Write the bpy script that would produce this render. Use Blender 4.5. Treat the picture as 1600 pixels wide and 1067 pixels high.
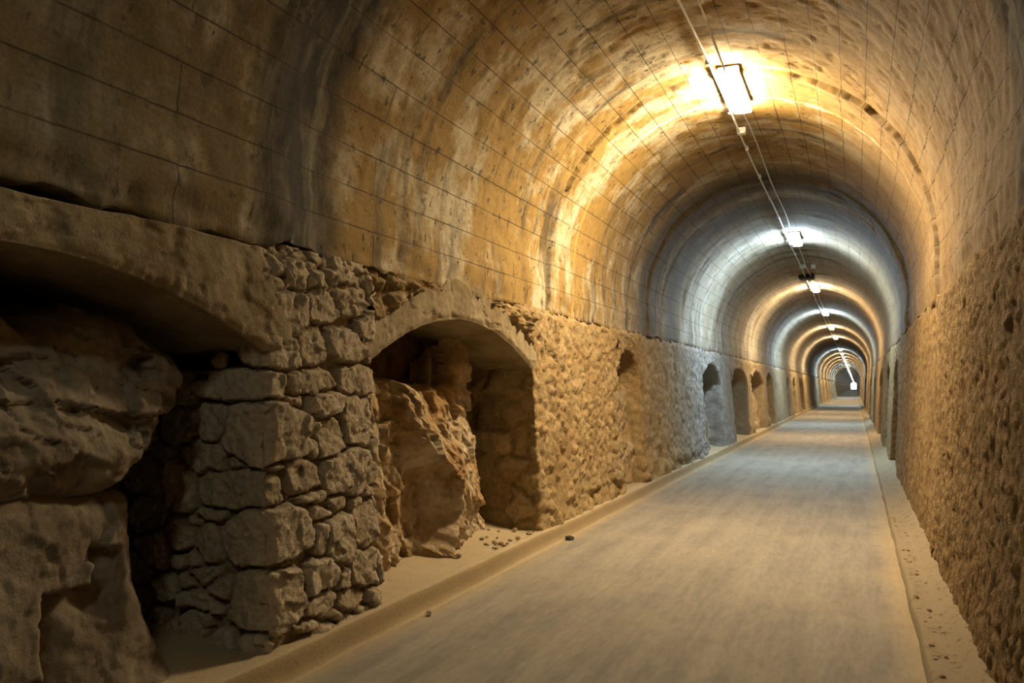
import bpy, math, random
import numpy as np

for o in list(bpy.data.objects):
    bpy.data.objects.remove(o)
sc = bpy.context.scene
COL = sc.collection

# ------------------------------------------------------------------ camera, world, exposure
cam_data = bpy.data.cameras.new('camera')
cam_data.sensor_width = 36.0
cam_data.lens = 29.18
cam_data.clip_end = 2000
cam = bpy.data.objects.new('camera', cam_data)
COL.objects.link(cam)
cam.location = (0, 0, 1.6)
cam.rotation_euler = (math.radians(90 + 3.133), 0, math.radians(22.461))
sc.camera = cam

world = bpy.data.worlds.new('world')
sc.world = world
world.use_nodes = True
world.node_tree.nodes['Background'].inputs[0].default_value = (0.85, 0.93, 1.0, 1)
world.node_tree.nodes['Background'].inputs[1].default_value = 3.0

sc.view_settings.view_transform = 'Standard'
sc.view_settings.look = 'None'
sc.view_settings.gamma = 1
sc.view_settings.exposure = 0.0
sc.view_settings.use_curve_mapping = False
sc.cycles.max_bounces = 6
sc.cycles.diffuse_bounces = 2
sc.cycles.sample_clamp_indirect = 4.0

LAMP_STRENGTH = 500.0
WARM = (1.0, 0.78, 0.48)
COOL = (0.60, 0.81, 1.0)
LAMP_X, LAMP_STEP, LAMP_FIRST = -1.115, 9.62, 8.93
BACK = LAMP_STEP     # distance from the first lamp in view to the one behind the camera

# tunnel section
CX, R, ZS = -1.19, 1.94, 2.9           # vault centre line, radius, springing height
BASE, LEAN, ZB = 1.79, 0.055, 0.145    # half width at the ledge, batter, ledge height
T_END = 600.0


# ------------------------------------------------------------------ helpers: tags, meshes
def tag(o, label=None, cat=None, group=None, kind=None):
    if label: o['label'] = label
    if cat: o['category'] = cat
    if group: o['group'] = group
    if kind: o['kind'] = kind
    return o


def link_mesh(name, me, mat, parent=None):
    o = bpy.data.objects.new(name, me)
    COL.objects.link(o)
    if mat and not me.materials: me.materials.append(mat)
    if parent: o.parent = parent
    return o


def empty(name, loc, rz=0.0):
    o = bpy.data.objects.new(name, None)
    COL.objects.link(o)
    o.location = loc
    o.rotation_euler = (0, 0, rz)
    o.empty_display_size = 0.1
    return o


class Pool:
    """collects vertices, faces and per vertex values of one mesh"""
    def __init__(s):
        s.v, s.f, s.uv, s.a, s.b, s.n = [], [], [], [], [], 0

    def grid(s, P, UV=None, joint=None, cell=None, keep=None, flip=False):
        n, m = P.shape[:2]
        idx = np.arange(n * m).reshape(n, m) + s.n
        q = np.stack([idx[:-1, :-1], idx[1:, :-1], idx[1:, 1:], idx[:-1, 1:]], -1)
        q = q[keep] if keep is not None else q.reshape(-1, 4)
        if flip: q = q[:, ::-1]
        s.v.append(P.reshape(-1, 3))
        s.f.append(q)
        z = np.zeros((n, m))
        s.uv.append((UV if UV is not None else P[..., 1:3]).reshape(-1, 2))
        s.a.append((joint if joint is not None else z).reshape(-1))
        s.b.append((cell if cell is not None else z).reshape(-1))
        s.n += n * m

    def build(s, name, mat, parent=None, smooth=True):
        V = np.concatenate(s.v); Fq = np.concatenate(s.f); UV = np.concatenate(s.uv)
        A = np.concatenate(s.a); B = np.concatenate(s.b)
        used = np.zeros(len(V), bool); used[Fq.ravel()] = True
        remap = np.cumsum(used) - 1
        V, UV, A, B, Fq = V[used], UV[used], A[used], B[used], remap[Fq]
        me = bpy.data.meshes.new(name)
        me.vertices.add(len(V)); me.vertices.foreach_set('co', V.astype(np.float32).ravel())
        me.loops.add(Fq.size); me.loops.foreach_set('vertex_index', Fq.astype(np.int32).ravel())
        me.polygons.add(len(Fq))
        me.polygons.foreach_set('loop_start', np.arange(0, Fq.size, 4, dtype=np.int32))
        me.polygons.foreach_set('loop_total', np.full(len(Fq), 4, np.int32))
        me.polygons.foreach_set('use_smooth', np.full(len(Fq), smooth))
        ul = me.uv_layers.new(name='UVMap')
        ul.data.foreach_set('uv', UV[Fq.ravel()].astype(np.float32).ravel())
        for nm, arr in (('joint', A), ('cell', B)):
            at = me.attributes.new(nm, 'FLOAT', 'POINT')
            at.data.foreach_set('value', arr.astype(np.float32))
        me.update(calc_edges=True)
        me.validate()
        return link_mesh(name, me, mat, parent)


def simple_mesh(name, verts, faces, mat, parent=None, smooth=False):
    me = bpy.data.meshes.new(name)
    me.from_pydata([tuple(v) for v in verts], [], faces)
    me.update()
    if smooth:
        for p in me.polygons: p.use_smooth = True
    return link_mesh(name, me, mat, parent)


def prism(profile, y0, y1, chamfer=0.0):
    """profile in (x, z) swept from y0 to y1, ends drawn in by chamfer"""
    pr = np.array(profile); c = pr.mean(0); n = len(pr)
    rings = []
    ys = [(y0, 1 - chamfer), (y0 + chamfer * .06, 1.0), (y1 - chamfer * .06, 1.0), (y1, 1 - chamfer)] if chamfer else [(y0, 1), (y1, 1)]
    for y, k in ys:
        rings.append([(c[0] + (x - c[0]) * k, y, c[1] + (z - c[1]) * k) for x, z in pr])
    v = [p for r in rings for p in r]
    f = [tuple(range(n))[::-1], tuple(range((len(rings) - 1) * n, len(rings) * n))]
    for r in range(len(rings) - 1):
        for i in range(n):
            j = (i + 1) % n
            f.append((r * n + i, r * n + j, (r + 1) * n + j, (r + 1) * n + i))
    return v, f


def rounded(w, h, r, n=4):
    pts = []
    for cx, cz, a0 in ((w/2 - r, h/2 - r, 0), (-w/2 + r, h/2 - r, 90), (-w/2 + r, -h/2 + r, 180), (w/2 - r, -h/2 + r, 270)):
        for k in range(n + 1):
            a = math.radians(a0 + 90 * k / n)
            pts.append((cx + r * math.cos(a), cz + r * math.sin(a)))
    return pts


def tube(name, pts, r, mat, parent=None, n=8):
    pts = np.array(pts, float); v = []; f = []
    for i, p in enumerate(pts):
        d = pts[min(i + 1, len(pts) - 1)] - pts[max(i - 1, 0)]; d /= np.linalg.norm(d)
        a = np.cross(d, (0, 0, 1)) if abs(d[2]) < .9 else np.cross(d, (1, 0, 0)); a /= np.linalg.norm(a)
        b = np.cross(a, d)
        for k in range(n):
            t = 2 * math.pi * k / n
            v.append(p + r * (math.cos(t) * a + math.sin(t) * b))
    for i in range(len(pts) - 1):
        for k in range(n):
            j = (k + 1) % n
            f.append((i*n + k, i*n + j, (i+1)*n + j, (i+1)*n + k))
    f.append(tuple(range(n))); f.append(tuple(range((len(pts)-1)*n, len(pts)*n))[::-1])
    return simple_mesh(name, v, f, mat, parent, True)


# ------------------------------------------------------------------ noise
def hsh(ix, iy, seed):
    h = (ix.astype(np.int64) * 374761393 + iy.astype(np.int64) * 668265263 + seed * 974634777) & 0xffffffff
    h = ((h ^ (h >> 13)) * 1274126177) & 0xffffffff
    h = ((h ^ (h >> 15)) * 2246822519) & 0xffffffff
    return (h ^ (h >> 16)) / 4294967296.0


def vn(x, y, seed=0):
    ix, iy = np.floor(x), np.floor(y); fx, fy = x - ix, y - iy
    fx = fx*fx*fx*(fx*(fx*6 - 15) + 10); fy = fy*fy*fy*(fy*(fy*6 - 15) + 10)
    a, b = hsh(ix, iy, seed), hsh(ix + 1, iy, seed)
    c, d = hsh(ix, iy + 1, seed), hsh(ix + 1, iy + 1, seed)
    return (a*(1 - fx) + b*fx)*(1 - fy) + (c*(1 - fx) + d*fx)*fy


def fbm(x, y, octv=4, seed=0, gain=.5):
    s = 0; a = 1; t = 0
    for o in range(octv):
        s = s + a*(vn(x*2**o + 17.3*o, y*2**o + 9.1*o, seed + o) - .5); t += a; a *= gain
    return s / t * 2


def ridged(x, y, octv=4, seed=0):
    s = 0; a = 1; t = 0
    for o in range(octv):
        s = s + a*(1 - np.abs(2*vn(x*2**o + 5.7*o, y*2**o + 3.3*o, seed + o) - 1)); t += a; a *= .5
    return s / t


def sst(a, b, x):
    q = np.clip((x - a) / (b - a), 0, 1)
    return q*q*(3 - 2*q)


def vor(x, y, seed=0, jit=.85):
    ix, iy = np.floor(x), np.floor(y)
    f1 = np.full(x.shape, 9.); f2 = np.full(x.shape, 9.)
    r = np.zeros(x.shape); dx1 = np.zeros(x.shape); dy1 = np.zeros(x.shape); r2 = np.zeros(x.shape)
    for i in (-1, 0, 1):
        for j in (-1, 0, 1):
            gx, gy = ix + i, iy + j
            px = gx + .5 + jit*(hsh(gx, gy, seed) - .5); py = gy + .5 + jit*(hsh(gx, gy, seed + 7) - .5)
            dx, dy = x - px, y - py; d = np.hypot(dx, dy)
            n1 = d < f1
            f2 = np.where(n1, f1, np.minimum(f2, d)); f1 = np.where(n1, d, f1)
            r = np.where(n1, hsh(gx, gy, seed + 13), r); r2 = np.where(n1, hsh(gx, gy, seed + 19), r2)
            dx1 = np.where(n1, dx, dx1); dy1 = np.where(n1, dy, dy1)
    return f1, f2, r, r2, dx1, dy1


def rubble(s, z, cell, seed, depth, rough=1.0, wide=1.35, edge=.3):
    """irregular stones with sunk joints: height, joint mask, random value of each stone"""
    ws = s + .5*cell*fbm(s/cell*.9, z/cell*.9, 4, seed + 31, .6); wz = z + .45*cell*fbm(s/cell, z/cell, 4, seed + 57, .6)
    f1, f2, r, r2, dx, dy = vor(ws/(cell*wide), wz/cell, seed)
    j = sst(.02, edge, f2 - f1)
    h = j*depth*(.35 + .9*r) + j*cell*(dx*(r2 - .5)*.35 + dy*(r - .5)*.35)
    h = h + j*facets(s, z, cell*.45, seed + 61, cell*.10*rough) + rough*(.010*fbm(s*9, z*9, 4, seed + 3)) + rough*.006*ridged(s*22, z*22, 3, seed + 4)
    h = h + rough*.006*fbm(s*45, z*45, 2, seed + 9)
    return h, 1 - j, r


def facets(s, z, cell, seed, amp):
    ws = s + .4*cell*fbm(s/cell, z/cell, 3, seed + 5); wz = z + .4*cell*fbm(s/cell, z/cell, 3, seed + 6)
    f1, f2, r, r2, dx, dy = vor(ws/cell, wz/cell, seed, 1.0)
    return amp*(dx*(r - .5)*2 + dy*(r2 - .5)*2 + (hsh(np.floor(r*9999), np.floor(r2*9999), 3) - .5)*.5)


def shards(s, z, la, lb, deg, seed, amp):
    """angular broken faces, longer along the dip of the rock"""
    c, n = math.cos(math.radians(deg)), math.sin(math.radians(deg))
    u, v = (s*c + z*n)/la, (z*c - s*n)/lb
    f1, f2, r, r2, dx, dy = vor(u + .12*fbm(u*2, v*2, 3, seed + 1), v + .12*fbm(u*2, v*2, 3, seed + 2), seed, 1.0)
    return amp*((r - .5)*.7 + dx*(r2 - .5)*1.3 + dy*(r - .3)*.9)


def polysd(x, y, poly):
    """signed distance to a polygon, positive inside"""
    d = np.full(x.shape, 1e9); ins = np.zeros(x.shape, bool); n = len(poly)
    for i in range(n):
        ax, ay = poly[i]; bx, by = poly[(i + 1) % n]
        ex, ey = bx - ax, by - ay
        t = np.clip(((x - ax)*ex + (y - ay)*ey)/(ex*ex + ey*ey), 0, 1)
        d = np.minimum(d, np.hypot(x - ax - t*ex, y - ay - t*ey))
        c = ((ay > y) != (by > y)) & (x < ex*(y - ay)/(ey if ey else 1e-9) + ax)
        ins ^= c
    return np.where(ins, d, -d)


# ------------------------------------------------------------------ materials
class NT:
    def __init__(s, name):
        s.m = bpy.data.materials.new(name); s.m.use_nodes = True
        s.t = s.m.node_tree; s.n = s.t.nodes; s.b = s.n['Principled BSDF']
        s.b.inputs['Specular IOR Level'].default_value = .25

    def node(s, kind, **kw):
        q = s.n.new(kind)
        for k, v in kw.items():
            if k.startswith('_'): setattr(q, k[1:], v)
            else:
                key = int(k[1:]) if k[0] == 'i' and k[1:].isdigit() else k.replace('__', ' ')
                if isinstance(v, bpy.types.NodeSocket): s.t.links.new(v, q.inputs[key])
                else: q.inputs[key].default_value = v
        return q

    def link(s, a, b): s.t.links.new(a, b)

    def noise(s, vec, scale, detail=5, rough=.6, dist=0.0):
        return s.node('ShaderNodeTexNoise', Vector=vec, Scale=scale, Detail=detail, Roughness=rough, Distortion=dist).outputs['Fac']

    def map(s, vec, sc_):
        return s.node('ShaderNodeVectorMath', _operation='MULTIPLY', i0=vec, i1=sc_).outputs[0]

    def ramp(s, fac, stops):
        q = s.node('ShaderNodeValToRGB', Fac=fac); e = q.color_ramp.elements
        while len(e) < len(stops): e.new(.5)
        for i, (p, c) in enumerate(stops):
            e[i].position = p; e[i].color = (c, c, c, 1) if isinstance(c, (int, float)) else (*c, 1)
        return q.outputs['Color']

    def mix(s, fac, a, b, mode='MIX'):
        q = s.node('ShaderNodeMix', _data_type='RGBA', _blend_type=mode)
        for sock, v in ((q.inputs[0], fac), (q.inputs[6], a), (q.inputs[7], b)):
            if isinstance(v, bpy.types.NodeSocket): s.link(v, sock)
            elif isinstance(v, (int, float)): sock.default_value = v
            else: sock.default_value = (*v, 1)
        return q.outputs[2]

    def math(s, op, a, b=0.0, c=0.0):
        q = s.node('ShaderNodeMath', _operation=op)
        for i, v in enumerate((a, b, c)):
            if isinstance(v, bpy.types.NodeSocket): s.link(v, q.inputs[i])
            else: q.inputs[i].default_value = v
        return q.outputs[0]

    def attr(s, name): return s.node('ShaderNodeAttribute', _attribute_name=name).outputs['Fac']

    def done(s, color, rough=.9, bump=None, strength=.5, dist=.02):
        if isinstance(color, bpy.types.NodeSocket): s.link(color, s.b.inputs['Base Color'])
        else: s.b.inputs['Base Color'].default_value = (*color, 1)
        s.b.inputs['Roughness'].default_value = rough
        if bump is not None:
            q = s.node('ShaderNodeBump', Height=bump, Strength=strength, Distance=dist)
            s.link(q.outputs[0], s.b.inputs['Normal'])
        return s.m


def mat_masonry(name, stone_a, stone_b, mortar, stain=(.20, .10, .03), stain_amt=.5, fine=26, grey=0.0):
    t = NT(name); P = t.node('ShaderNodeNewGeometry').outputs['Position']
    n1 = t.noise(P, 3.1, 6, .65); n2 = t.noise(P, fine, 4, .7); n3 = t.noise(P, 1.1, 4, .6, .6)
    c = t.mix(t.attr('cell'), stone_a, stone_b)
    c = t.mix(t.ramp(n1, [(.35, 0.0), (.65, .55)]), c, tuple(x*1.45 for x in stone_a))
    c = t.mix(t.math('MULTIPLY', t.ramp(n3, [(.48, 0.0), (.66, 1.0)]), stain_amt), c, stain)
    c = t.mix(t.math('MULTIPLY', t.attr('joint'), .8), c, mortar)
    if grey:                                                        # a stretch of grey limestone masonry farther in
        y = t.node('ShaderNodeSeparateXYZ', Vector=P).outputs[1]
        g = t.ramp(t.math('MULTIPLY', t.math('ADD', y, t.math('MULTIPLY', n1, 4.0)), .025), [(.40, 0.0), (.48, 1.0), (.60, 1.0), (.68, .25)])
        c = t.mix(t.math('MULTIPLY', g, grey), c, t.mix(t.attr('cell'), (.22, .21, .20), (.36, .345, .32)))
    c = t.mix(.55, c, t.ramp(n2, [(.3, .35), (.62, 1.0)]), 'MULTIPLY')
    vo = t.node('ShaderNodeTexVoronoi', Vector=t.mix(.06, P, t.node('ShaderNodeTexNoise', Vector=P, Scale=9.0, Detail=4.0).outputs['Color']), Scale=22.0).outputs['Distance']
    h = t.math('ADD', t.math('ADD', t.math('MULTIPLY', n2, .7), t.math('MULTIPLY', t.noise(P, 80, 3, .75), .7)), t.math('MULTIPLY', vo, -.5))
    return t.done(c, .92, h, .8, .018)


def mat_concrete():
    t = NT('board marked concrete'); UV = t.node('ShaderNodeUVMap').outputs[0]
    P = t.node('ShaderNodeNewGeometry').outputs['Position']
    along = t.map(UV, (1.0, .40, 0))
    n1 = t.noise(along, 1.35, 6, .62, .3); n2 = t.noise(UV, 2.2, 7, .68); n3 = t.noise(t.map(UV, (2.2, .36, 0)), 1.0, 7, .7, .4)
    n4 = t.noise(UV, 9.0, 5, .7); n5 = t.noise(UV, 45, 3, .7); big = t.noise(t.map(UV, (.16, .05, 0)), 1.0, 2, .5)
    ochre = t.mix(n4, (.37, .235, .062), (.29, .19, .065))
    pale = t.mix(n4, (.62, .54, .37), (.46, .39, .26))
    c = t.mix(t.ramp(t.math('ADD', t.math('MULTIPLY', n1, .6), t.math('MULTIPLY', n2, .45)), [(.515, 0.0), (.59, 1.0)]), ochre, pale)
    # farther in, the lining is greyer
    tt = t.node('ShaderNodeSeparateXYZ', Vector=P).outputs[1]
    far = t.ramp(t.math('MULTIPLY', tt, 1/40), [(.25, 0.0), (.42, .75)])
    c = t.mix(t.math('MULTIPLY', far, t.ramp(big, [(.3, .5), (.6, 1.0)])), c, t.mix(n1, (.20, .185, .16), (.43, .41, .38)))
    # soot and damp running down around the ring
    c = t.mix(t.math('MULTIPLY', t.ramp(n3, [(.52, 0.0), (.64, 1.0)]), .85), c, (.07, .056, .036))
    c = t.mix(t.ramp(t.math('MULTIPLY', n4, n2), [(.33, 0.0), (.40, .85)]), c, (.07, .055, .035))
    n6 = t.noise(t.map(UV, (1.0, .55, 0)), 13.0, 4, .72)
    c = t.mix(t.ramp(n6, [(.585, 0.0), (.65, .9)]), c, (.045, .034, .02))
    # falloff of light put into the colour: lining darker towards the near end
    near_shade = t.ramp(t.math('ADD', t.math('MULTIPLY', tt, 1/20), t.math('MULTIPLY', t.math('SUBTRACT', n2, .5), .25)), [(.16, 1.0), (.22, 0.0)])
    c = t.mix(t.math('MULTIPLY', near_shade, .65), c, t.mix(n2, (.09, .075, .045), (.225, .195, .135)))
    # the right haunch is browner and dirtier
    av = t.node('ShaderNodeSeparateXYZ', Vector=UV).outputs[1]
    c = t.mix(t.ramp(t.math('MULTIPLY', t.math('ADD', av, t.math('MULTIPLY', n2, 1.2)), .125), [(.60, 0.0), (.74, .85)]), c, t.mix(n4, (.12, .07, .03), (.31, .21, .10)))
    # the damp band with a pale lime streak, over the pier, and weaker ones farther in
    u = t.node('ShaderNodeSeparateXYZ', Vector=UV).outputs[0]
    wob = t.math('ADD', u, t.math('MULTIPLY', t.math('SUBTRACT', t.noise(t.map(UV, (.6, .9, 0)), 1.6, 5, .6), .5), .38))

    def band(centre, half, soft):
        d = t.math('ABSOLUTE', t.math('SUBTRACT', wob, centre))
        return t.math('SUBTRACT', 1.0, t.math('SMOOTHSTEP', d, half, half + soft)) if False else t.ramp(t.math('MULTIPLY', d, 1.0), [(half, 1.0), (half + soft, 0.0)])
    c = t.mix(t.math('MULTIPLY', band(4.15, .22, .30), t.ramp(t.noise(along, 5, 4), [(.25, .55), (.5, .97)])), c, (.035, .03, .022))
    c = t.mix(t.math('MULTIPLY', band(4.27, .015, .08), t.ramp(t.noise(t.map(UV, (6, .6, 0)), 2, 4), [(.38, .1), (.6, .85)])), c, (.34, .31, .22))
    c = t.mix(t.math('MULTIPLY', band(13.4, .45, .6), .8), c, (.10, .085, .06))
    c = t.mix(t.math('MULTIPLY', band(15.2, .35, .5), .7), c, (.11, .10, .085))
    c = t.mix(t.math('MULTIPLY', t.math('MULTIPLY', band(8.60, .008, .05), t.ramp(t.noise(UV, 3.5, 5, .7), [(.4, 0.0), (.6, 1.0)])), .35), c, (.20, .18, .15))
    # the boards of the shuttering
    br = t.node('ShaderNodeTexBrick', Vector=UV, Scale=1.0, Mortar__Size=.006, Mortar__Smooth=.35, Brick__Width=1.9, Row__Height=.262)
    br.offset = .37
    lines = t.math('MULTIPLY', br.outputs['Fac'], t.ramp(t.noise(UV, 1.7, 4), [(.3, .25), (.55, 1.0)]))
    c = t.mix(t.math('MULTIPLY', lines, .8), c, (.05, .035, .02))
    c = t.mix(.45, c, t.ramp(n5, [(.32, .45), (.6, 1.0)]), 'MULTIPLY')
    h = t.math('SUBTRACT', t.math('ADD', t.math('MULTIPLY', n4, .8), t.math('MULTIPLY', n5, .4)), t.math('MULTIPLY', lines, .9))
    return t.done(c, .9, h, .6, .012)


def mat_plain_concrete(name='cast concrete'):
    t = NT(name); P = t.node('ShaderNodeNewGeometry').outputs['Position']
    n1 = t.noise(P, 2.2, 6, .65, .4); n2 = t.noise(P, 8, 6, .7); n3 = t.noise(P, 60, 3, .7)
    c = t.mix(t.ramp(n1, [(.4, 0.0), (.62, 1.0)]), (.22, .155, .075), (.34, .27, .16))
    c = t.mix(t.ramp(n2, [(.55, 0.0), (.7, .8)]), c, (.12, .085, .045))
    c = t.mix(.4, c, t.ramp(n3, [(.3, .5), (.6, 1.0)]), 'MULTIPLY')
    return t.done(c, .9, t.math('ADD', n2, t.math('MULTIPLY', n3, .5)), .6, .015)


def mat_rock(name, a, b, dark, fine=18):
    t = NT(name); P = t.node('ShaderNodeNewGeometry').outputs['Position']
    n1 = t.noise(P, 1.9, 6, .65, .8); n2 = t.noise(P, fine, 5, .7); n3 = t.noise(t.map(P, (1, 1, .35)), 4.5, 6, .7)
    c = t.mix(t.ramp(n1, [(.38, 0.0), (.64, 1.0)]), a, b)
    c = t.mix(t.ramp(n3, [(.52, 0.0), (.68, .8)]), c, dark)
    c = t.mix(.5, c, t.ramp(n2, [(.3, .4), (.6, 1.0)]), 'MULTIPLY')
    return t.done(c, .9, t.math('ADD', n2, t.math('MULTIPLY', t.noise(P, 70, 3, .7), .5)), .6, .014)


def mat_road():
    t = NT('dusty asphalt'); P = t.node('ShaderNodeNewGeometry').outputs['Position']
    n1 = t.ramp(t.noise(t.map(P, (1.0, .09, 1)), 5.0, 6, .68), [(.36, 0.0), (.62, 1.0)]); n2 = t.noise(t.map(P, (1.0, .25, 1)), 24, 4, .65)
    n3 = t.noise(P, 1.0, 4, .6); n4 = t.noise(P, 160, 2, .6)
    x = t.node('ShaderNodeSeparateXYZ', Vector=P).outputs[0]
    edge = t.ramp(t.math('ADD', t.math('MULTIPLY', t.math('ABSOLUTE', t.math('SUBTRACT', x, -1.28)), .5), t.math('MULTIPLY', n3, .12)), [(.76, 0.0), (.88, 1.0)])
    c = t.mix(n1, (.205, .182, .148), (.295, .26, .208))
    c = t.mix(t.ramp(n3, [(.45, 0.0), (.7, .5)]), c, (.36, .305, .22))
    c = t.mix(t.math('MULTIPLY', edge, .8), c, (.42, .31, .16))
    c = t.mix(.4, c, t.ramp(n2, [(.3, .5), (.65, 1.0)]), 'MULTIPLY')
    return t.done(c, .85, t.math('ADD', n2, t.math('MULTIPLY', n4, .8)), .35, .006)


def mat_sand(name='ochre dust and sand', k=1.0, specks=.62):
    t = NT(name); P = t.node('ShaderNodeNewGeometry').outputs['Position']
    n1 = t.noise(P, 3.0, 5, .6); n2 = t.noise(P, 60, 3, .7); n3 = t.noise(P, 14, 5, .75)
    c = t.mix(n1, (.38*k, .29*k, .17*k), (.46*k, .37*k, .235*k))
    c = t.mix(t.math('MULTIPLY', t.attr('joint'), .6), c, t.mix(n3, (.20, .135, .055), (.31, .215, .095)))
    c = t.mix(t.ramp(n3, [(specks, 0.0), (specks + .08, .85)]), c, (.14*k, .10*k, .06*k))
    c = t.mix(.35, c, t.ramp(n2, [(.3, .5), (.6, 1.0)]), 'MULTIPLY')
    return t.done(c, .95, t.math('ADD', n3, n2), .5, .008)


def mat_flat(name, col, rough=.5, metal=0.0, grain=30):
    t = NT(name); P = t.node('ShaderNodeTexCoord').outputs['Object']
    t.b.inputs['Metallic'].default_value = metal
    return t.done(t.mix(.25, col, t.ramp(t.noise(P, grain, 3), [(.3, .55), (.6, 1.0)]), 'MULTIPLY'), rough)


def mat_glow(name, col, strength):
    t = NT(name)
    t.b.inputs['Base Color'].default_value = (.8, .8, .8, 1)
    t.b.inputs['Emission Color'].default_value = (*col, 1)
    t.b.inputs['Emission Strength'].default_value = strength
    return t.m


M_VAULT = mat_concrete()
M_CAST = mat_plain_concrete()
M_PIER = mat_masonry('grey tan rough stones', (.42, .34, .225), (.58, .49, .36), (.27, .19, .11), stain_amt=.22)
M_WALL = mat_masonry('ochre rubble masonry', (.36, .25, .115), (.46, .35, .19), (.30, .195, .085), stain=(.22, .12, .04), stain_amt=.45, grey=.8)
M_RIGHT = mat_masonry('brown rough masonry', (.29, .19, .085), (.36, .26, .13), (.17, .105, .045), stain=(.16, .10, .05), stain_amt=.4, fine=20)
M_ROCK = mat_rock('ochre bedrock', (.36, .225, .095), (.60, .50, .35), (.24, .13, .045))
M_GREYROCK = mat_rock('grey brown bedrock', (.21, .165, .11), (.32, .265, .19), (.13, .085, .05), fine=12)
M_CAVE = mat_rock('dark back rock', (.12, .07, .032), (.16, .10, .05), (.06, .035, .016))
M_ROAD = mat_road()
M_SAND = mat_sand()
M_SAND_BROWN = mat_sand('brown sand with grit', .68, .56)
M_PVC = mat_flat('white plastic conduit', (.88, .87, .84), .35)
M_HOUS = mat_flat('light grey lamp housing', (.78, .78, .76), .5)
M_DARK = mat_flat('dark plastic', (.04, .035, .03), .6)
M_FOIL = mat_flat('crumpled foil', (.7, .7, .75), .25, 1.0, 80)
M_BLACKSTONE = mat_flat('dark pebble', (.06, .05, .045), .8, 0, 60)
M_PEB = mat_flat('sandy pebble', (.30, .22, .13), .9, 0, 60)


# ------------------------------------------------------------------ the vault
def profile(a):
    """inner outline of the lining, a = length along it from the left foot; gives x, z and the inward normal"""
    z0 = 2.43; s1 = (ZS - z0); arc = math.pi*R
    x = np.empty_like(a); z = np.empty_like(a); nx = np.empty_like(a); nz = np.empty_like(a)
    l = a < s1; r = a > s1 + arc; m = ~(l | r)
    x[l] = CX - R + LEAN*(ZS - z0 - a[l]); z[l] = z0 + a[l]; nx[l] = 1; nz[l] = 0
    q = a[r] - s1 - arc
    x[r] = CX + R - LEAN*q; z[r] = ZS - q; nx[r] = -1; nz[r] = 0
    g = (a[m] - s1)/R
    x[m] = CX - R*np.cos(g); z[m] = ZS + R*np.sin(g); nx[m] = np.cos(g); nz[m] = -np.sin(g)
    return x, z, nx, nz


A_LEN = 2*(ZS - 2.43) + math.pi*R


def vault_piece(pool, ts, na, detail):
    a = np.linspace(0, A_LEN, na)
    T, A = np.meshgrid(ts, a, indexing='ij')
    x, z, nx, nz = [np.broadcast_to(v, T.shape).copy() for v in profile(a)]
    h = .012*fbm(T*.8, A*.8, 3, 11)
    side = np.minimum(A, A_LEN - A)
    if detail:
        h += sst(4.4, 6.0, A)*(.012*fbm(T*3, A*3, 5, 81, .65) + .006*fbm(T*18, A*18, 3, 83))
        h += .010*fbm(T*5, A*5, 4, 21) + .006*(hsh(np.floor(A/.262), np.floor(T/1.9 + .37*(np.floor(A/.262) % 2)), 5) - .5)
        pits = ridged(T*6, A*6, 3, 61)
        h -= .012*sst(.78, .9, pits)
        for tj, st in ((8.60, .036), (13.3, .035)):
            e = tj + .06*fbm(A*2.5, A*0 + tj, 4, 41) + .045*fbm(A*11, T*2 + tj, 4, 43, .65); st = st*(.55 + 1.1*vn(A*1.7, A*0 + tj, 45))
            h += st*sst(-.015, .015, T - e)*np.exp(-np.clip(T - e, 0, None)/1.6)
            h -= .015*np.exp(-((T - e + .03)/.03)**2)
        # ragged lower edge
        rag = 1 - sst(.03, .22, side + .09*fbm(T*2.2, A*3, 4, 71))
        h -= rag*.018*(.4 + ridged(T*7, A*7, 4, 73))
        h += .065*(1 - sst(3.8, 4.3, T))*(1 - sst(1.0, 2.2, A))*(1 - rag*.4)
    x = x + nx*h; z = z + nz*h
    edge = .09*fbm(T[:, 0]*2.2, T[:, 0]*0, 5, 91, .6) - .02
    z[:, 0] += edge; z[:, -1] += edge[::-1]
    P = np.stack([x, T, z], -1); UV = np.stack([T, A], -1)
    # returns behind the two feet, so the lining has thickness
    bl = P[:, :1].copy(); bl[..., 0] -= .35; br = P[:, -1:].copy(); br[..., 0] += .35
    P = np.concatenate([bl, P, br], 1); UV = np.concatenate([UV[:, :1], UV, UV[:, -1:]], 1)
    pool.grid(P, UV)


vault = Pool()
vault_piece(vault, np.arange(-14, 1.6, .15), 90, True)
vault_piece(vault, np.concatenate([np.arange(1.5, 8.0, .035), np.arange(8.0, 9.4, .02), np.arange(9.4, 14.5, .045)]), 240, True)
vault_piece(vault, np.arange(14.45, 45, .14), 90, True)
vault_piece(vault, np.concatenate([np.arange(44.9, 120, .7), np.linspace(120, T_END, 120)]), 60, False)
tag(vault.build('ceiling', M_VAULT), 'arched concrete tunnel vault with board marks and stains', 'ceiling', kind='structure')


# ------------------------------------------------------------------ masonry walls with niches
def face_x(z, side):
    """x of the wall face at height z; side -1 left, +1 right"""
    return CX + side*(BASE + LEAN*(z - ZB))


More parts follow.
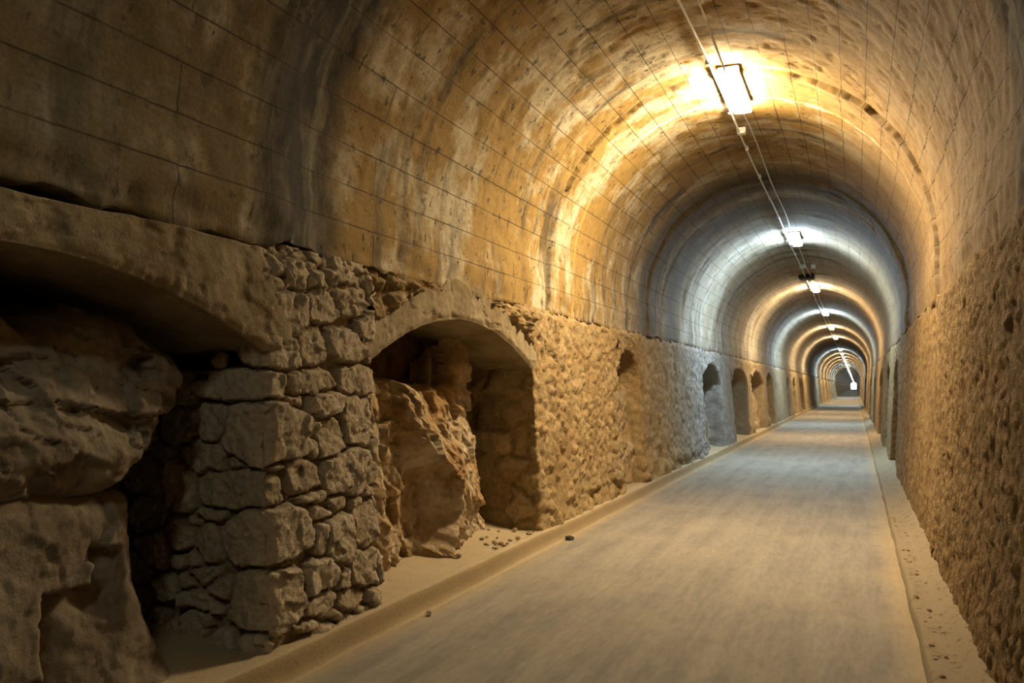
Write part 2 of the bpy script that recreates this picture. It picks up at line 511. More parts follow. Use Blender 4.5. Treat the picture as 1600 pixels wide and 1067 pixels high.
PIER_STONES = [(.12,1.80,.22,.10),(.463,1.621,.22,.078),(1.026,1.641,.251,.086),(.332,1.507,.104,.042),(.581,1.491,.188,.087),(.954,1.37,.198,.16),(.476,1.377,.097,.07),(.637,1.278,.15,.135),(.469,1.246,.039,.065),(.321,1.057,.182,.096),(.821,1.055,.276,.162),(.102,1.122,.056,.029),(.07,.77,.38,.16),(.498,.836,.123,.057),(.496,.691,.058,.106),(.716,.643,.146,.161),(1.009,.702,.146,.161),(.675,.886,.138,.043),(.432,.928,.126,.03),(.89,.859,.089,.041),(1.038,.904,.078,.033),(.477,.467,.204,.104),(.973,.414,.167,.13),(.736,.386,.077,.051),(.14,.597,.112,.025),(.03,.42,.30,.18),(.487,.299,.14,.082),(.792,.255,.142,.066),(1.061,.217,.086,.053),(.388,.223,.092,.033),(.634,.203,.114,.03),(.04,1.336,.35,.175),(.15,2.03,.24,.114),(.575,2.098,.169,.101),(.899,2.169,.182,.094),(.495,1.853,.144,.103),(.843,1.869,.222,.092),(.389,2.277,.19,.079),(.763,2.344,.181,.084),
    (-.13,1.61,.33,.087),(-.344,1.401,.13,.109),(-.406,1.21,.159,.095),(-.232,1.176,.077,.047),(-.14,1.02,.37,.105),(-.606,1.024,.096,.125),(-.632,.744,.106,.095),(-.42,.708,.10,.12),(-.379,.876,.102,.029),(-.539,.819,.071,.036),(-.636,.595,.091,.04),(-.507,.619,.07,.043),(-.407,.531,.157,.068),(-.582,.476,.071,.043),(-.34,.473,.10,.10),(-.462,.394,.176,.054)]


def pier_height(s, z):
    rng = random.Random(4)
    st = list(PIER_STONES)
    for _ in range(900):                                            # small stones packed between the large ones
        c = (rng.uniform(-1, 2.2), rng.uniform(.1, 2.5)); r = rng.uniform(.05, .12)
        if min(((abs(c[0]-a)/(w + r*.8))**2 + (abs(c[1]-b)/(h + r*.8))**2)**.5 for a, b, w, h in st) > .98:
            st.append((c[0], c[1], r*1.2, r))
    ws = s + .035*fbm(s*10, z*10, 5, 101, .6); wz = z + .035*fbm(s*10, z*10, 5, 103, .6)
    d1 = np.full(s.shape, 9.); d2 = np.full(s.shape, 9.); k1 = np.zeros(s.shape, int)
    for k, (a, b, w, h) in enumerate(st):
        d = ((np.abs(ws - a)/w)**2.6 + (np.abs(wz - b)/h)**2.6)**(1/2.6)
        d = (d - 1)*min(w, h)                                       # about metres outside the stone
        n1 = d < d1
        d2 = np.where(n1, d1, np.minimum(d2, d)); d1 = np.where(n1, d, d1); k1 = np.where(n1, k, k1)
    gap = d2 - d1
    j = sst(.003, .034, gap)*(1 - sst(.006, .03, d1))
    arr = np.array(st); rv = np.array([rng.random() for _ in st]); rw = np.array([rng.random() for _ in st])
    r, q = rv[k1], rw[k1]
    ds, dz = s - arr[k1, 0], z - arr[k1, 1]
    size = np.minimum(arr[k1, 2], arr[k1, 3])
    out = .012 + .045*r + .09*np.clip(size, 0, .18)
    h = j*out*sst(.0, .12, np.abs(s) + .05) + j*(ds*(q - .5)*.12*sst(.05, .3, np.abs(s)) + dz*(r - .5)*.22)
    h += -.025 + facets(s, z, .13, 107, .022)*j + facets(s, z, .05, 117, .008)*j + .008*fbm(s*11, z*11, 5, 109, .6)*(.4 + .6*j) + .005*fbm(s*50, z*50, 2, 119) - .02*(1 - j)
    return h, 1 - j, r


def pier_full(s, z):
    h, j, r = pier_height(s, z)
    # rough packing above the arch springing, and the recess behind the top stone of the reveal
    top = sst(1.95, 2.25, z)
    h2, j2, r2 = rubble(s, z, .17, 131, .06, 1.6)
    h = h*(1 - top*.6) + h2*top*.6
    h -= .45*sst(-.16, -.34, s)*sst(1.69, 1.74, z)
    return h, j, r


def rubble_left(s, z):
    near = np.clip(1 - (s - 8)/6, 0, 1)
    h, j, r = rubble(s, z, .15, 201, .022, 1.7, 1.25, .3)
    big, jb, rb = rubble(s, z, .30, 211, .05, 1.2, 1.3, .14)
    low = 1 - sst(.35, .6, z + .1*fbm(s*2, z*2, 3, 3))              # larger stones along the foot
    h = h*(1 - low) + big*low; j = j*(1 - low) + jb*low; r = r*(1 - low) + rb*low
    h += .03*fbm(s*2.2, z*2.2, 4, 221) - .03*sst(.72, .85, ridged(s*5, z*5, 3, 223))
    return h, j*.7, r


def blocks_jamb(s, z):
    """large squared blocks of a jamb"""
    return rubble(s*.9 + 40, z, .30, 301, .045, 1.0, 1.2, .16)


def rubble_right(s, z):
    h, j, r = rubble(s, z, .13, 401, .010, .9, 1.1, .45)
    return h + .025*fbm(s*2.0, z*2.0, 4, 421), j, r


def wall_piece(pool, side, t0, t1, dep0, dep1, fn, jamb=None, ds=None, z0=.02, z1=2.44):
    W = t1 - t0; tm = max((t0 + t1)/2, 3)
    ds = ds or min(max(.0027*tm, .011), .12)
    if dep0: seg = [np.arange(-dep0, 0, ds)]
    else: seg = []
    seg += [np.linspace(0, W, max(int(W/ds), 3))]
    if dep1: seg += [np.arange(W + ds, W + dep1, ds)]
    s = np.concatenate(seg); zz = np.linspace(z0, z1, max(int((z1 - z0)/ds), 14))
    S, Z = np.meshgrid(s, zz, indexing='ij')
    depth = np.where(S < 0, -S, np.where(S > W, S - W, 0.0)); t = t0 + np.clip(S, 0, W)
    n0 = sst(.016, -.016, S) if dep0 else S*0; n1 = sst(W - .03, W + .03, S) if dep1 else S*0
    nt = n1 - n0; nd = 1 - n0 - n1                                   # towards the road and along it
    ln = np.sqrt(nt**2 + nd**2); nt, nd = nt/ln, nd/ln
    h, j, r = fn(S + (0 if fn is pier_full else t0), Z)
    if jamb:
        hj, jj, rj = jamb(S + t0, Z); k = np.maximum(sst(0, -.10, S) if dep0 else 0, sst(W, W + .1, S) if dep1 else 0)
        h = h*(1 - k) + hj*k; j = j*(1 - k) + jj*k; r = r*(1 - k) + rj*k
    cor = 0
    if dep0: cor = cor + np.exp(-(S/.035)**2)
    if dep1: cor = cor + np.exp(-((S - W)/.035)**2)
    h = h - .008*cor - (.04 if side < 0 else .01)*sst(2.36, 2.44, Z) + .05*(1 - sst(.14, .3, Z))*fbm(S*3, Z*3, 3, 9)*.5
    x = face_x(Z, side) + side*depth - side*nd*h
    y = t + nt*h
    P = np.stack([x, y, Z], -1); UV = np.stack([S + t0, Z], -1)
    cap = P[:, -1:].copy(); cap[..., 0] += side*.4; cap[..., 2] += .02
    pool.grid(np.concatenate([P, cap], 1), np.concatenate([UV, UV[:, -1:]], 1),
              np.concatenate([j, j[:, -1:]], 1), np.concatenate([r, r[:, -1:]], 1), flip=side > 0)


def arch_z(t, t0, t1, spring, rise, power):
    q = np.clip(np.abs((t - (t0 + t1)/2)/((t1 - t0)/2)), 0, 1)
    return spring + rise*(1 - q**2)**power


def spandrel(pool, side, t0, t1, spring, rise, power, depth, fn, lip=0.0, ds=None, z1=2.44, out=0.0, top=None, cast=False):
    """wall over a niche: front face from the arch up, and the soffit running back"""
    ds = ds or min(max(.0027*(t0 + t1)/2, .014), .1)
    t = np.linspace(t0 - lip, t1 + lip, max(int((t1 - t0 + 2*lip)/ds), 9))
    az = arch_z(t, t0, t1, spring, rise, power)
    zt = top(t) if top else np.full_like(t, z1)
    nf = max(int((z1 - spring)/ds), 8); nd = max(int(depth/ds/1.5), 5)
    w = np.linspace(0, 1, nf)
    Z = az[:, None] + (zt - az)[:, None]*w[None]; T = np.broadcast_to(t[:, None], Z.shape)
    h, j, r = fn(T, Z)
    h = h + out - .02*np.exp(-((Z - az[:, None])/.03)**2) - (0 if cast else .04*sst(2.36, 2.44, Z))
    P = np.stack([face_x(Z, side) - side*h, T, Z], -1); UV = np.stack([T, Z], -1)
    v = np.linspace(1, 0, nd, endpoint=False)
    D = np.broadcast_to((v*depth)[None], (len(t), nd)); T2 = np.broadcast_to(t[:, None], D.shape)
    hs = .012*fbm(T2*3, D*9, 3, 17)
    S = np.stack([face_x(az[:, None], side) + side*D - side*h[:, :1]*(1 - v)[None], T2, az[:, None] + hs + 0*D], -1)
    cap = P[:, -1:].copy(); cap[..., 0] += side*.4; cap[..., 2] += .02
    pool.grid(np.concatenate([S, P, cap], 1), np.concatenate([np.stack([T2, D], -1), UV, UV[:, -1:]], 1),
              np.concatenate([0*D, j, j[:, -1:]], 1), np.concatenate([.5 + 0*D, r, r[:, -1:]], 1), flip=side > 0)


def cave_wall(pool, side, t0, t1, depth, seed, ds=.05):
    """bedrock at the back of a niche"""
    t = np.arange(t0, t1, ds); z = np.arange(0, 2.75, ds)
    T, Z = np.meshgrid(t, z, indexing='ij')
    d = depth - .12*fbm(T*1.3, Z*1.3, 4, seed) + facets(T, Z, .5, seed + 2, .10) - .06*ridged(T*3, Z*3, 3, seed + 3)
    d = d - .4*sst(2.1, 2.6, Z)
    pool.grid(np.stack([face_x(Z, side) + side*d, T, Z], -1), flip=side > 0)


#   t0, t1, spring, rise, power, depth of jambs
N_LEFT = [(.75, 3.75, 1.80, .37, 1.0, 1.1), (4.90, 7.98, 1.78, .39, 1.0, 1.1), (11.22, 12.55, 1.72, .42, .55, .8), (18.15, 20.9, 1.62, .50, .6, .9),
          (22.75, 26.1, 1.66, .46, .6, 1.0), (27.2, 30.9, 1.66, .46, .6, .9), (32.1, 34.7, 1.66, .46, .6, .9), (41.6, 43.6, 1.66, .46, .6, .8),
          (46.0, 48.5, 1.66, .46, .6, .8), (52.0, 56.0, 1.66, .46, .6, .8)]
N_RIGHT = [(15.6, 18.0, 1.62, .5, .6, .9), (19.7, 22.0, 1.62, .5, .6, .9), (24.6, 28.0, 1.62, .5, .6, .9), (33.5, 36.0, 1.62, .5, .6, .9), (42.5, 46, 1.62, .5, .6, .9)]

left = Pool()
wall_piece(left, -1, -14, .75, 0, 1.1, rubble_left, ds=.06)
for i in range(1, len(N_LEFT) - 1):
    a, b = N_LEFT[i], N_LEFT[i + 1]
    wall_piece(left, -1, a[1], b[0], a[5], b[5], rubble_left, blocks_jamb if i == 1 else None)
wall_piece(left, -1, N_LEFT[-1][1], 90, .8, 0, rubble_left, ds=.12)
wall_piece(left, -1, 90, T_END, 0, 0, rubble_left, ds=.7)
for i, nch in enumerate(N_LEFT):
    if i > 1: spandrel(left, -1, nch[0], nch[1], *nch[2:5], nch[5], rubble_left)


# the band of broken orange masonry between the second lintel and the vault
def broken(t, z):
    h, j, r = rubble(t, z, .15, 501, .05, 2.2, 1.5, .4)
    return h + .05*fbm(t*3, z*3, 4, 503) - .03*sst(.7, .85, ridged(t*4, z*4, 3, 507)), j, r


def n1_top(t): return arch_z(t, 4.9, 7.98, 1.78, .39, 1.0) + .30 + .13*fbm(t*1.9, t*0, 5, 511, .6)


spandrel(left, -1, 4.90, 7.98, 2.02, .39, 1.0, .3, broken, lip=.0, ds=.016)
tag(left.build('wall_left', M_WALL), 'left tunnel wall of ochre rubble masonry with niches', 'wall', kind='structure')

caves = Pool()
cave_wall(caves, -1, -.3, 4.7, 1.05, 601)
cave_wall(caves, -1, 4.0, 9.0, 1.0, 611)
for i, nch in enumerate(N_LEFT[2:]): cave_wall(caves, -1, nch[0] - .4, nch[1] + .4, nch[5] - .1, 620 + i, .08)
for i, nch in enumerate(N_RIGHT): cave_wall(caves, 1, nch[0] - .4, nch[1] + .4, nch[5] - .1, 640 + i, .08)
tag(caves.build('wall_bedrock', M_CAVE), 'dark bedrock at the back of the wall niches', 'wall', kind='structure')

right = Pool()
wall_piece(right, 1, -14, 2.4, 0, 0, rubble_right, ds=.1)
wall_piece(right, 1, 2.4, 8.0, 0, 0, rubble_right, ds=.018)
wall_piece(right, 1, 8.0, 15.6, 0, .9, rubble_right, ds=.028)
for a, b in zip(N_RIGHT[:-1], N_RIGHT[1:]): wall_piece(right, 1, a[1], b[0], a[5], b[5], rubble_right)
wall_piece(right, 1, N_RIGHT[-1][1], 90, .9, 0, rubble_right, ds=.12)
wall_piece(right, 1, 90, T_END, 0, 0, rubble_right, ds=.7)
for nch in N_RIGHT: spandrel(right, 1, nch[0], nch[1], *nch[2:5], nch[5], rubble_right)
tag(right.build('wall_right', M_RIGHT), 'right tunnel wall of brown rough masonry', 'wall', kind='structure')

pier = Pool()
wall_piece(pier, -1, 3.75, 4.90, 1.1, 1.1, pier_full, ds=.0105)
tag(pier.build('stone_pier', M_PIER), 'rough stone pier of big tan blocks between the two nearest niches', 'pier')


# concrete arch lintels over the two nearest niches
def cast_face(t, z):
    h = .012*fbm(t*2, z*2, 4, 701) + .008*fbm(t*12, z*12, 3, 703) - .010*sst(.78, .86, ridged(t*3, z*3, 4, 705))
    return h, 0*h, .5 + 0*h


lint = Pool()
spandrel(lint, -1, .75, 3.75, 1.80, .37, 1.0, 1.0, cast_face, lip=.22, ds=.016, out=.04, z1=2.40,
         top=lambda t: 2.39 + .02*fbm(t*2, t*0, 3, 5) - .45*sst(3.72, 3.98, t), cast=True)
tag(lint.build('arch_lintel', M_CAST), 'weathered concrete arch over the dark niche at far left, above the overhanging rock', 'lintel')
lint = Pool()
spandrel(lint, -1, 4.90, 7.98, 1.78, .39, 1.0, 1.0, cast_face, lip=.12, ds=.016, out=.012, top=n1_top, cast=True)
tag(lint.build('arch_lintel', M_CAST), 'smooth concrete arch over the wide niche with the lit boulder, right of the stone pier', 'lintel')


# ------------------------------------------------------------------ bedrock in the niches
def outcrop(name, poly, base, bulge, roll, mat, label, shape=None, seed=0, amp=.06, cell=.35, ds=.016, rag=.05, back=.45):
    xs = [p[0] for p in poly]; zs = [p[1] for p in poly]
    t = np.arange(min(xs) - .1, max(xs) + .1, ds); z = np.arange(min(zs) - .1, max(zs) + .1, ds)
    T, Z = np.meshgrid(t, z, indexing='ij')
    sd = polysd(T + rag*fbm(T*3, Z*3, 4, seed + 1), Z + rag*fbm(T*3, Z*3, 4, seed + 2), poly)
    q = np.clip(sd/roll, 0, 1)
    d = base + bulge*(1 - np.sqrt(np.clip(1 - (1 - q)**2, 0, 1)))
    if shape: d = d + shape(T, Z)
    d = d + facets(T, Z, cell, seed + 3, amp) + facets(T, Z, cell*.4, seed + 7, amp*.5) + facets(T, Z, cell*.17, seed + 11, amp*.22) - .03*ridged(T*2.5, Z*4, 4, seed + 4) + .012*fbm(T*9, Z*9, 4, seed + 5) + .006*fbm(T*30, Z*30, 3, seed + 6, .7)
    sd_c = (sd[:-1, :-1] + sd[1:, :-1] + sd[1:, 1:] + sd[:-1, 1:])/4
    keep = sd_c > 0
    p = Pool()
    F = np.stack([face_x(Z, -1) - d, T, Z], -1)
    p.grid(F, keep=keep)
    # body behind the face: rim pulled back into the rock
    d2 = np.full_like(d, base + back)
    p.grid(np.stack([face_x(Z, -1) - d2, T, Z], -1), keep=keep, flip=True)
    o = p.build(name, mat)
    bm = __import__('bmesh').new(); bm.from_mesh(o.data)
    rim = [e for e in bm.edges if e.is_boundary]
    # join front rim to back rim: both sheets share the same (t, z) grid
    key = {}
    for e in rim:
        for v in e.verts: key.setdefault((round(v.co.y, 4), round(v.co.z, 4)), []).append(v)
    for e in rim:
        a, b = e.verts
        A = key[(round(a.co.y, 4), round(a.co.z, 4))]; B = key[(round(b.co.y, 4), round(b.co.z, 4))]
        if len(A) == 2 and len(B) == 2 and a is A[0] and b is B[0]:
            try: bm.faces.new((b, a, A[1], B[1])).smooth = True
            except ValueError: pass
    bm.to_mesh(o.data); bm.free()
    return tag(o, label, 'rock')


def lower_shape(T, Z):
    # the stepped crack, and the foot spreading out
    d = -.16*np.exp(-np.clip(Z, 0, 9)/.25)
    st = polysd(T + .02*fbm(T*6, Z*6, 3, 813), Z + .02*fbm(T*6, Z*6, 3, 815), [(1.2, -.2), (2.54, -.2), (2.60, .70), (2.85, .68), (2.86, .86), (3.6, .80), (3.6, 1.5), (1.2, 1.5)])
    return d + .15*sst(.004, -.014, st)*np.exp(np.clip(st, -9, 0)/.16)*sst(3.04, 2.94, T)


outcrop('rock_outcrop', [(.6, .0), (3.42, .0), (3.30, .25), (3.22, .5), (3.17, .8), (3.19, 1.08), (2.9, 1.12), (2.4, 1.2), (.6, 1.2)], .30, .22, .16, M_GREYROCK,
        'pale smooth rock face with a stepped crack at the lower left, under the overhanging rock', lower_shape, 801, .035, .45, .014, .03)


def upper_shape(T, Z):
    return -.12*sst(1.9, 1.35, Z)*sst(1.0, 1.3, Z) + shards(T, Z, .40, .16, -12, 829, .10) + shards(T, Z, .14, .07, -20, 831, .035)


outcrop('rock_outcrop', [(.5, 1.10), (1.9, 1.08), (2.7, 1.05), (2.98, 1.06), (3.15, 1.2), (3.32, 1.38), (3.48, 1.6), (3.52, 1.78), (3.2, 1.95), (2.9, 2.0), (2.6, 1.88), (2.45, 2.0), (.5, 2.05)], .34, .25, .16, M_GREYROCK,
        'big rough rock overhanging in the dark niche at far left, under the concrete arch', upper_shape, 821, .015, .4, .012, .05)


def boulder_shape(T, Z):
    # two broken faces meeting at a slanting edge: the left one turned to the camera, the right one to the light
    ridge = np.interp(Z, [0, .12, .5, .82, 1.1, 1.41, 1.7], [6.35, 6.38, 6.62, 6.52, 6.22, 5.97, 5.92]) + .04*fbm(Z*5, T*2, 4, 851)
    dt = T - ridge
    chunk = .18 + np.maximum(-1.1*dt, .30*dt) + .24*np.maximum(Z - 1.05, 0) + .10*np.maximum(.45 - Z, 0)*(dt > 0)
    strip = .36 + .5*np.abs(T - 5.66) + .06*Z
    crag = shards(T, Z, .30, .15, -50, 853, .10) + shards(T, Z, .11, .06, -42, 857, .035)
    return np.minimum(np.minimum(chunk, strip), .46) - .46 + crag


outcrop('rock_outcrop', [(5.02, 0), (7.72, 0), (7.66, .3), (7.60, .7), (7.52, 1.0), (7.48, 1.3), (7.54, 1.7), (7.55, 2.15), (7.15, 2.15), (7.08, 1.62), (6.5, 1.60), (5.9, 1.66), (5.4, 1.72), (5.02, 1.6)], .50, .2, .07, M_ROCK,
        'large ochre boulder with a bright slanted face filling the niche right of the stone pier', boulder_shape, 841, .02, .30, .011, .04)
outcrop('rock_outcrop', [(11.0, 0), (12.75, 0), (12.75, 1.62), (12.2, 1.75), (11.8, 1.66), (11.0, 1.6)], .22, .3, .2, M_ROCK,
        'ochre rock filling the narrow arched niche, first niche beyond the lit rubble wall', None, 861, .07, .3, .03, .05, .55)
outcrop('rock_outcrop', [(17.9, 0), (20.3, 0), (20.2, .9), (19.6, 1.25), (19.7, 1.6), (19.2, 1.75), (17.9, 1.6)], .25, .3, .2, M_GREYROCK,
        'grey rock in the small arched niche beside the cool blue lamp light on the left', None, 871, .09, .4, .04, .08, .6)
outcrop('rock_outcrop', [(27.0, 0), (31.1, 0), (31, .9), (30.0, 1.4), (29, 1.6), (27.0, 1.5)], .25, .3, .2, M_ROCK,
        'brown rock slumped in the fifth niche of the left wall', None, 881, .09, .4, .06, .08, .6)

# ------------------------------------------------------------------ road, kerbs and ledges
ys = np.concatenate([np.arange(-14, 0, .3), np.arange(0, 12, .05), np.arange(12, 40, .3), np.linspace(40, T_END, 150)])
road = Pool()
xs = np.linspace(-3.0, .42, 60)
Y, X = np.meshgrid(ys, xs, indexing='ij')
near = np.clip(1 - (Y - 8)/20, 0, 1)
road.grid(np.stack([X, Y, .006*fbm(X*1.2, Y*.5, 3, 5) + .003*near*fbm(X*7, Y*4, 3, 6)], -1))
tag(road.build('floor', M_ROAD), 'dusty grey greenway road through the tunnel', 'floor', kind='structure')

kerb = Pool()
prof = [(-2.82, -.03), (-2.85, .006), (-2.872, .022), (-2.885, .06), (-2.895, .11), (-2.902, .138), (-2.915, .148), (-2.94, .151), (-2.97, .151)] + [(x, None) for x in np.linspace(-3.0, -4.3, 40)]
cols = []
for k, (x, z) in enumerate(prof):
    xx = np.full_like(ys, x); d = -2.98 - x
    if z is None:
        zz = .148 + .10*sst(.1, 1.0, d) + .012*fbm(ys*2.5, xx*2.5, 4, 31) + .006*fbm(ys*14, xx*14, 3, 33)
    else:
        zz = z + (.010*fbm(ys*2, xx*6, 4, 35) if k else 0) + (0*ys)
        xx = xx + .014*fbm(ys*1.6, xx*0, 4, 37) + (.02*fbm(ys*1.1, xx*0, 3, 39) if k < 2 else 0)
    cols.append(np.stack([xx, ys, zz], -1))
facej = np.zeros((len(ys), len(prof))); facej[:, 2:6] = 1
kerb.grid(np.stack(cols, 1), joint=facej, flip=True)
tag(kerb.build('trim_1', M_SAND), 'left kerb and sandy ledge along the masonry', 'kerb', kind='structure')

kerb = Pool()
prof = [(.325, -.03), (.328, .02), (.334, .07), (.345, .088)] + [(x, None) for x in np.linspace(.37, .82, 24)]
cols = []
for k, (x, z) in enumerate(prof):
    xx = np.full_like(ys, x)
    if z is None: zz = .09 + .075*sst(.45, .62, xx + .03*fbm(ys*1.5, xx*3, 3, 43)) + .008*fbm(ys*4, xx*6, 4, 45)
    else:
        zz = z + 0*ys; xx = xx + .012*fbm(ys*1.5, xx*0, 4, 47)
    cols.append(np.stack([xx, ys, zz], -1))
kerb.grid(np.stack(cols, 1))
tag(kerb.build('trim_2', M_SAND_BROWN), 'right kerb and sandy ledge along the masonry', 'kerb', kind='structure')

# rock shell added to seal out sky light: capped behind camera, open at portal
v = [(x, y, z) for y in (-14.0, T_END - .5) for x, z in ((-4.9, -.4), (2.6, -.4), (2.6, 5.6), (-4.9, 5.6))]
f = [(0, 1, 2, 3), (0, 4, 5, 1), (1, 5, 6, 2), (2, 6, 7, 3), (3, 7, 4, 0)]
tag(simple_mesh('wall_rock_seal', v, f, M_CAVE), 'unseen bedrock shell added around the tunnel to seal out sky light', 'wall', kind='structure')
# ring of the far portal, closing the gap between lining and rock shell
pts_in = []
aa = np.linspace(0, A_LEN, 40); px, pz, _, _ = profile(aa)
pts_in = [(CX - BASE, -.1)] + list(zip(px, pz)) + [(CX + BASE, -.1)]
v = [(x, T_END - .6, z) for x, z in pts_in] + [(CX + (x - CX)*1.0 + (x - CX)/max(math.hypot(x - CX, z - 2), .1)*3, T_END - .6, z + (z - 2)/max(math.hypot(x - CX, z - 2), .1)*3) for x, z in pts_in]
n = len(pts_in)
f = [(i, i + 1, n + i + 1, n + i) for i in range(n - 1)]
tag(simple_mesh('wall_portal', v, f, M_CAST), 'far portal of the tunnel', 'wall', kind='structure')

# ------------------------------------------------------------------ lamps
M_WARM = mat_glow('warm lamp diffuser', WARM, LAMP_STRENGTH)
M_COOL = mat_glow('cool lamp diffuser', COOL, LAMP_STRENGTH)
M_DIM = mat_glow('weak neutral lamp diffuser', (.95, .95, .76), LAMP_STRENGTH*.09)
M_FAR = mat_glow('weak cool lamp diffuser', (.80, .90, 1.0), LAMP_STRENGTH*.22)
M_OFF = mat_flat('unlit lamp diffuser', (.5, .5, .48), .4)
ORD = ['first', 'second', 'third', 'fourth', 'fifth', 'sixth', 'seventh', 'eighth', 'ninth', 'tenth', 'eleventh', 'twelfth']


def make_lamp():
    root = empty('ceiling_lamp', (LAMP_X, 0, 4.80))
    v, f = prism([(x, z - .030) for x, z in rounded(.212, .06, .018)], -.58, .58)
    simple_mesh('housing', v, f, M_HOUS, root)
    v, f = prism([(x, z - .082) for x, z in rounded(.195, .05, .024, 2)], -.62, .62, .12)
    simple_mesh('diffuser', v, f, M_WARM, root, False)
    return root


def copy_lamp(src):
    c = src.copy(); COL.objects.link(c)
    for ch in src.children:
        k = ch.copy(); COL.objects.link(k); k.parent = c
    return c


WARM_MESH = {}
lamp0 = make_lamp()
diff = [c for c in lamp0.children if c.name.startswith('diffuser')][0].data
diff_cool = diff.copy(); diff_cool.materials[0] = M_COOL
diff_far = diff.copy(); diff_far.materials[0] = M_FAR
diff_dim = diff.copy(); diff_dim.materials[0] = M_DIM
diff_off = diff.copy(); diff_off.materials[0] = M_OFF
COOLS = {1, 3, 7, 12, 13, 17}
OFF = {6}
NL = int((T_END - 12)/LAMP_STEP)
for i in range(NL):
    o = lamp0 if i == 0 else copy_lamp(lamp0)
    o.location = (LAMP_X, LAMP_FIRST + i*LAMP_STEP, 4.80)
    if i >= 15:
        for c in o.children:
            if c.name.startswith('diffuser'): c.data = diff_far
    elif i in COOLS or i in OFF:
        for c in o.children:
            if c.name.startswith('diffuser'): c.data = diff_off if i in OFF else diff_cool
    if i < 6:
        lab = ['large bright tube lamp nearest the camera on the vault crown', 'second ceiling lamp from the camera, in the blue white ring of light', 'third ceiling lamp from the camera, in an orange ring of light',
               'fourth ceiling lamp from the camera, in a pale blue ring of light', 'fifth ceiling lamp from the camera, in an orange ring of light', 'sixth ceiling lamp from the camera, last before the dark ring'][i]
        tag(o, lab, 'lamp', 'ceiling lamps along the vault crown')
    elif i in OFF: tag(o, 'unlit ceiling lamp in the black ring of the tunnel, beyond the sixth lamp', 'lamp', 'ceiling lamps along the vault crown')
    else: tag(o, 'far ceiling lamp merging into the bright streak at the tunnel end', 'lamp', 'far ceiling lamps in the bright streak')

o = copy_lamp(lamp0); o.location = (LAMP_X, LAMP_FIRST - BACK, 4.80)
for c in o.children:
    if c.name.startswith('diffuser'): c.data = diff_dim
tag(o, 'ceiling lamp behind the camera, lighting the nearest walls', 'lamp', 'ceiling lamps along the vault crown')

# ------------------------------------------------------------------ conduits and boxes on the crown
yc = np.concatenate([np.arange(-13, 40, 1.0), np.linspace(40, T_END - 3, 60)])
ca = empty('conduit', (-1.275, 0, 4.775))
tag(ca, 'pale plastic conduit running along the crown, left of the lamps', 'conduit', 'conduits along the vault crown')
tube('pipe', [(.01*math.sin(y*.9), y, .004*math.sin(y*1.7)) for y in yc], .014, M_PVC, ca)
clip_me = None
for k in range(28):
    if clip_me is None:
        v, f = prism(rounded(.045, .045, .012, 2), -.012, .012)
        v = list(v) + [(x, y, z) for y in (-.008, .008) for x, z in ((-.008, .018), (.008, .018), (.008, .045), (-.008, .045))]
        b = len(v) - 8
        f = list(f) + [(b, b+1, b+2, b+3), (b+7, b+6, b+5, b+4), (b, b+4, b+5, b+1), (b+1, b+5, b+6, b+2), (b+2, b+6, b+7, b+3), (b+3, b+7, b+4, b)]
        clip_o = simple_mesh('pipe_clip', v, f, M_PVC, ca); clip_me = clip_o.data
    else:
        clip_o = bpy.data.objects.new('pipe_clip', clip_me); COL.objects.link(clip_o); clip_o.parent = ca
    clip_o.location = (0, -1.5 + k*1.6, 0)
cb = empty('conduit', (-1.135, 0, 4.775))
tag(cb, 'thin pale cable running into the ends of the lamps along the crown', 'cable', 'conduits along the vault crown')
starts = [-4.3] + [LAMP_FIRST + i*LAMP_STEP + .63 for i in range(5)]
for i, y0 in enumerate(starts):
    y1 = LAMP_FIRST + i*LAMP_STEP - .63
    tube('cable_run', [(.012*math.sin(y*1.3) if 0 < k < 11 else 0, y, .004*math.sin(y*2.1) - (.035 if k in (0, 11) else 0)) for k, y in enumerate(np.linspace(y0, y1, 12))], .010, M_PVC, cb)


def junction_box(loc, w, l, h, mat, label, cat='junction box', lid=True):
    root = empty('junction_box', loc)
    v, f = prism([(x, z - h/2) for x, z in rounded(w, h, min(w, h)*.2, 3)], -l/2, l/2)
    simple_mesh('body', v, f, mat, root)
    if lid:
        v, f = prism([(x, z - h - .006) for x, z in rounded(w*.9, .014, .006, 2)], -l*.45, l*.45)
        simple_mesh('lid', v, f, mat, root)
        for sy in (-1, 1):
            v, f = prism(rounded(.03, .03, .014, 3), sy*l/2 - .02, sy*l/2 + .02)
            simple_mesh('cable_gland', [(x, y, z - h/2) for x, y, z in v], f, mat, root)
    return tag(root, label, cat)


junction_box((-1.255, 10.55, 4.845), .11, .11, .075, M_PVC, 'small white junction box on the conduit just beyond the nearest lamp')
junction_box((-1.24, 23.2, 4.845), .16, .14, .09, M_HOUS, 'grey junction box on the conduit between the second and third lamps')
junction_box((-.97, 23.2, 4.835), .11, .12, .09, M_PVC, 'small pale box right of the cables between the second and third lamps')
junction_box((-1.25, 25.4, 4.845), .42, .5, .12, M_DARK, 'dark square box on the crown just before the third lamp', 'box')

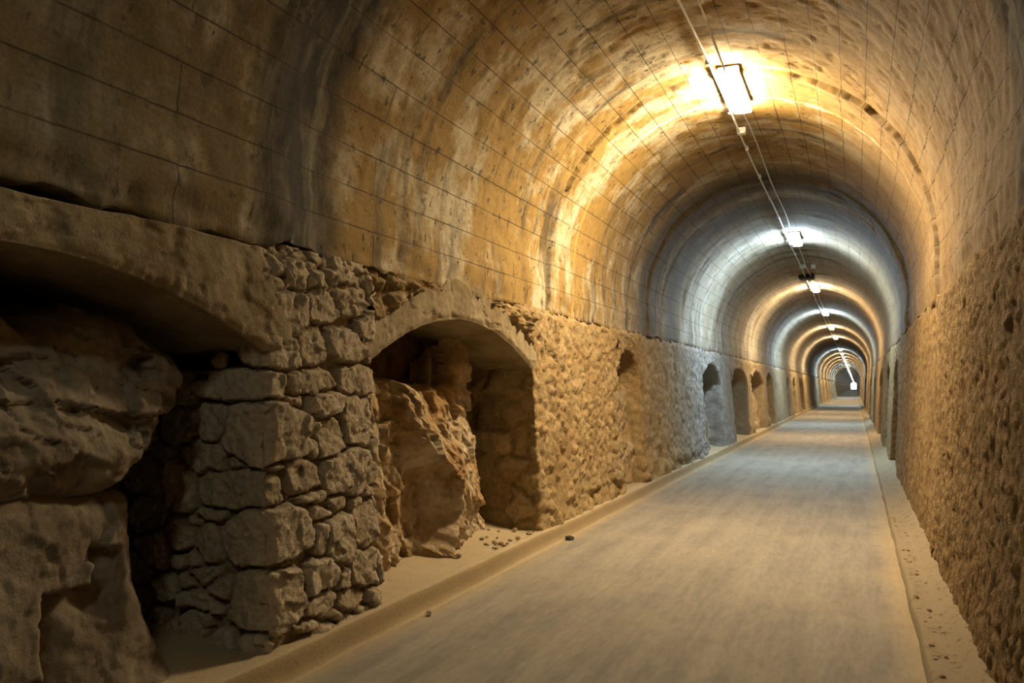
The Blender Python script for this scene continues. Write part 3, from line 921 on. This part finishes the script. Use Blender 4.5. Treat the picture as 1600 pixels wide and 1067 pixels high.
# ------------------------------------------------------------------ loose stones and litter
def stone_mesh(name, size, mat, seed, squash=(1, 1, .8)):
    import bmesh
    bm = bmesh.new(); bmesh.ops.create_icosphere(bm, subdivisions=3, radius=1)
    co = np.array([v.co for v in bm.verts])
    rs = np.random.RandomState(seed)
    planes = rs.normal(size=(11, 3)); planes /= np.linalg.norm(planes, axis=1)[:, None]
    off = rs.uniform(.62, .95, 11)
    for p, d in zip(planes, off):
        k = co @ p - d
        co = co - np.clip(k, 0, None)[:, None]*p
    co = co*np.array(squash)*size
    co[:, 2] -= co[:, 2].min()
    for v, c in zip(bm.verts, co): v.co = c
    me = bpy.data.meshes.new(name); bm.to_mesh(me); bm.free()
    return link_mesh(name, me, mat)


o = stone_mesh('loose_stone', .062, M_PIER, 3, (1.0, .8, .85)); o.location = (-3.33, 3.72, 1.70)
tag(o, 'small loose stone lying on the long top block of the stone pier', 'stone')
o = stone_mesh('foil_scrap', .022, M_FOIL, 8, (1.3, 1, .9)); o.location = (-2.80, 5.24, .0)
tag(o, 'tiny shiny scrap at the foot of the left kerb near the stone pier', 'litter')
o = stone_mesh('dark_pebble', .04, M_BLACKSTONE, 9, (1.3, .9, .7)); o.location = (-2.80, 8.35, .0)
tag(o, 'black pebble on the road edge by the left kerb, just beyond the boulder niche', 'stone')
rng = random.Random(12)
peb = [stone_mesh('pebble', .022, M_PEB, 20 + k, (1.2, 1, .7)) for k in range(4)]
for k in range(26):
    o = peb[k] if k < 4 else peb[k % 4].copy()
    if k >= 4: COL.objects.link(o)
    d = rng.random()
    o.location = (-2.99 - .42*d, rng.uniform(6.5, 8.0) - .3*d, .142 + .03*d)
    o.rotation_euler = (0, 0, rng.uniform(0, 6)); s = rng.uniform(.5, 1.2); o.scale = (s, s, s)
    tag(o, 'tiny pebble strewn on the sandy ledge at the foot of the niche boulder', 'stone', 'pebbles on the sandy ledge under the boulder')
for k in range(40):
    o = peb[k % 4].copy(); COL.objects.link(o)
    o.location = (.365 + .11*rng.random()**2, rng.uniform(3.0, 11), .085)
    o.rotation_euler = (0, 0, rng.uniform(0, 6)); s = rng.uniform(.3, .8); o.scale = (s, s, s)
    tag(o, 'tiny pebble lying along the right kerb ledge', 'stone', 'pebbles along the right kerb')
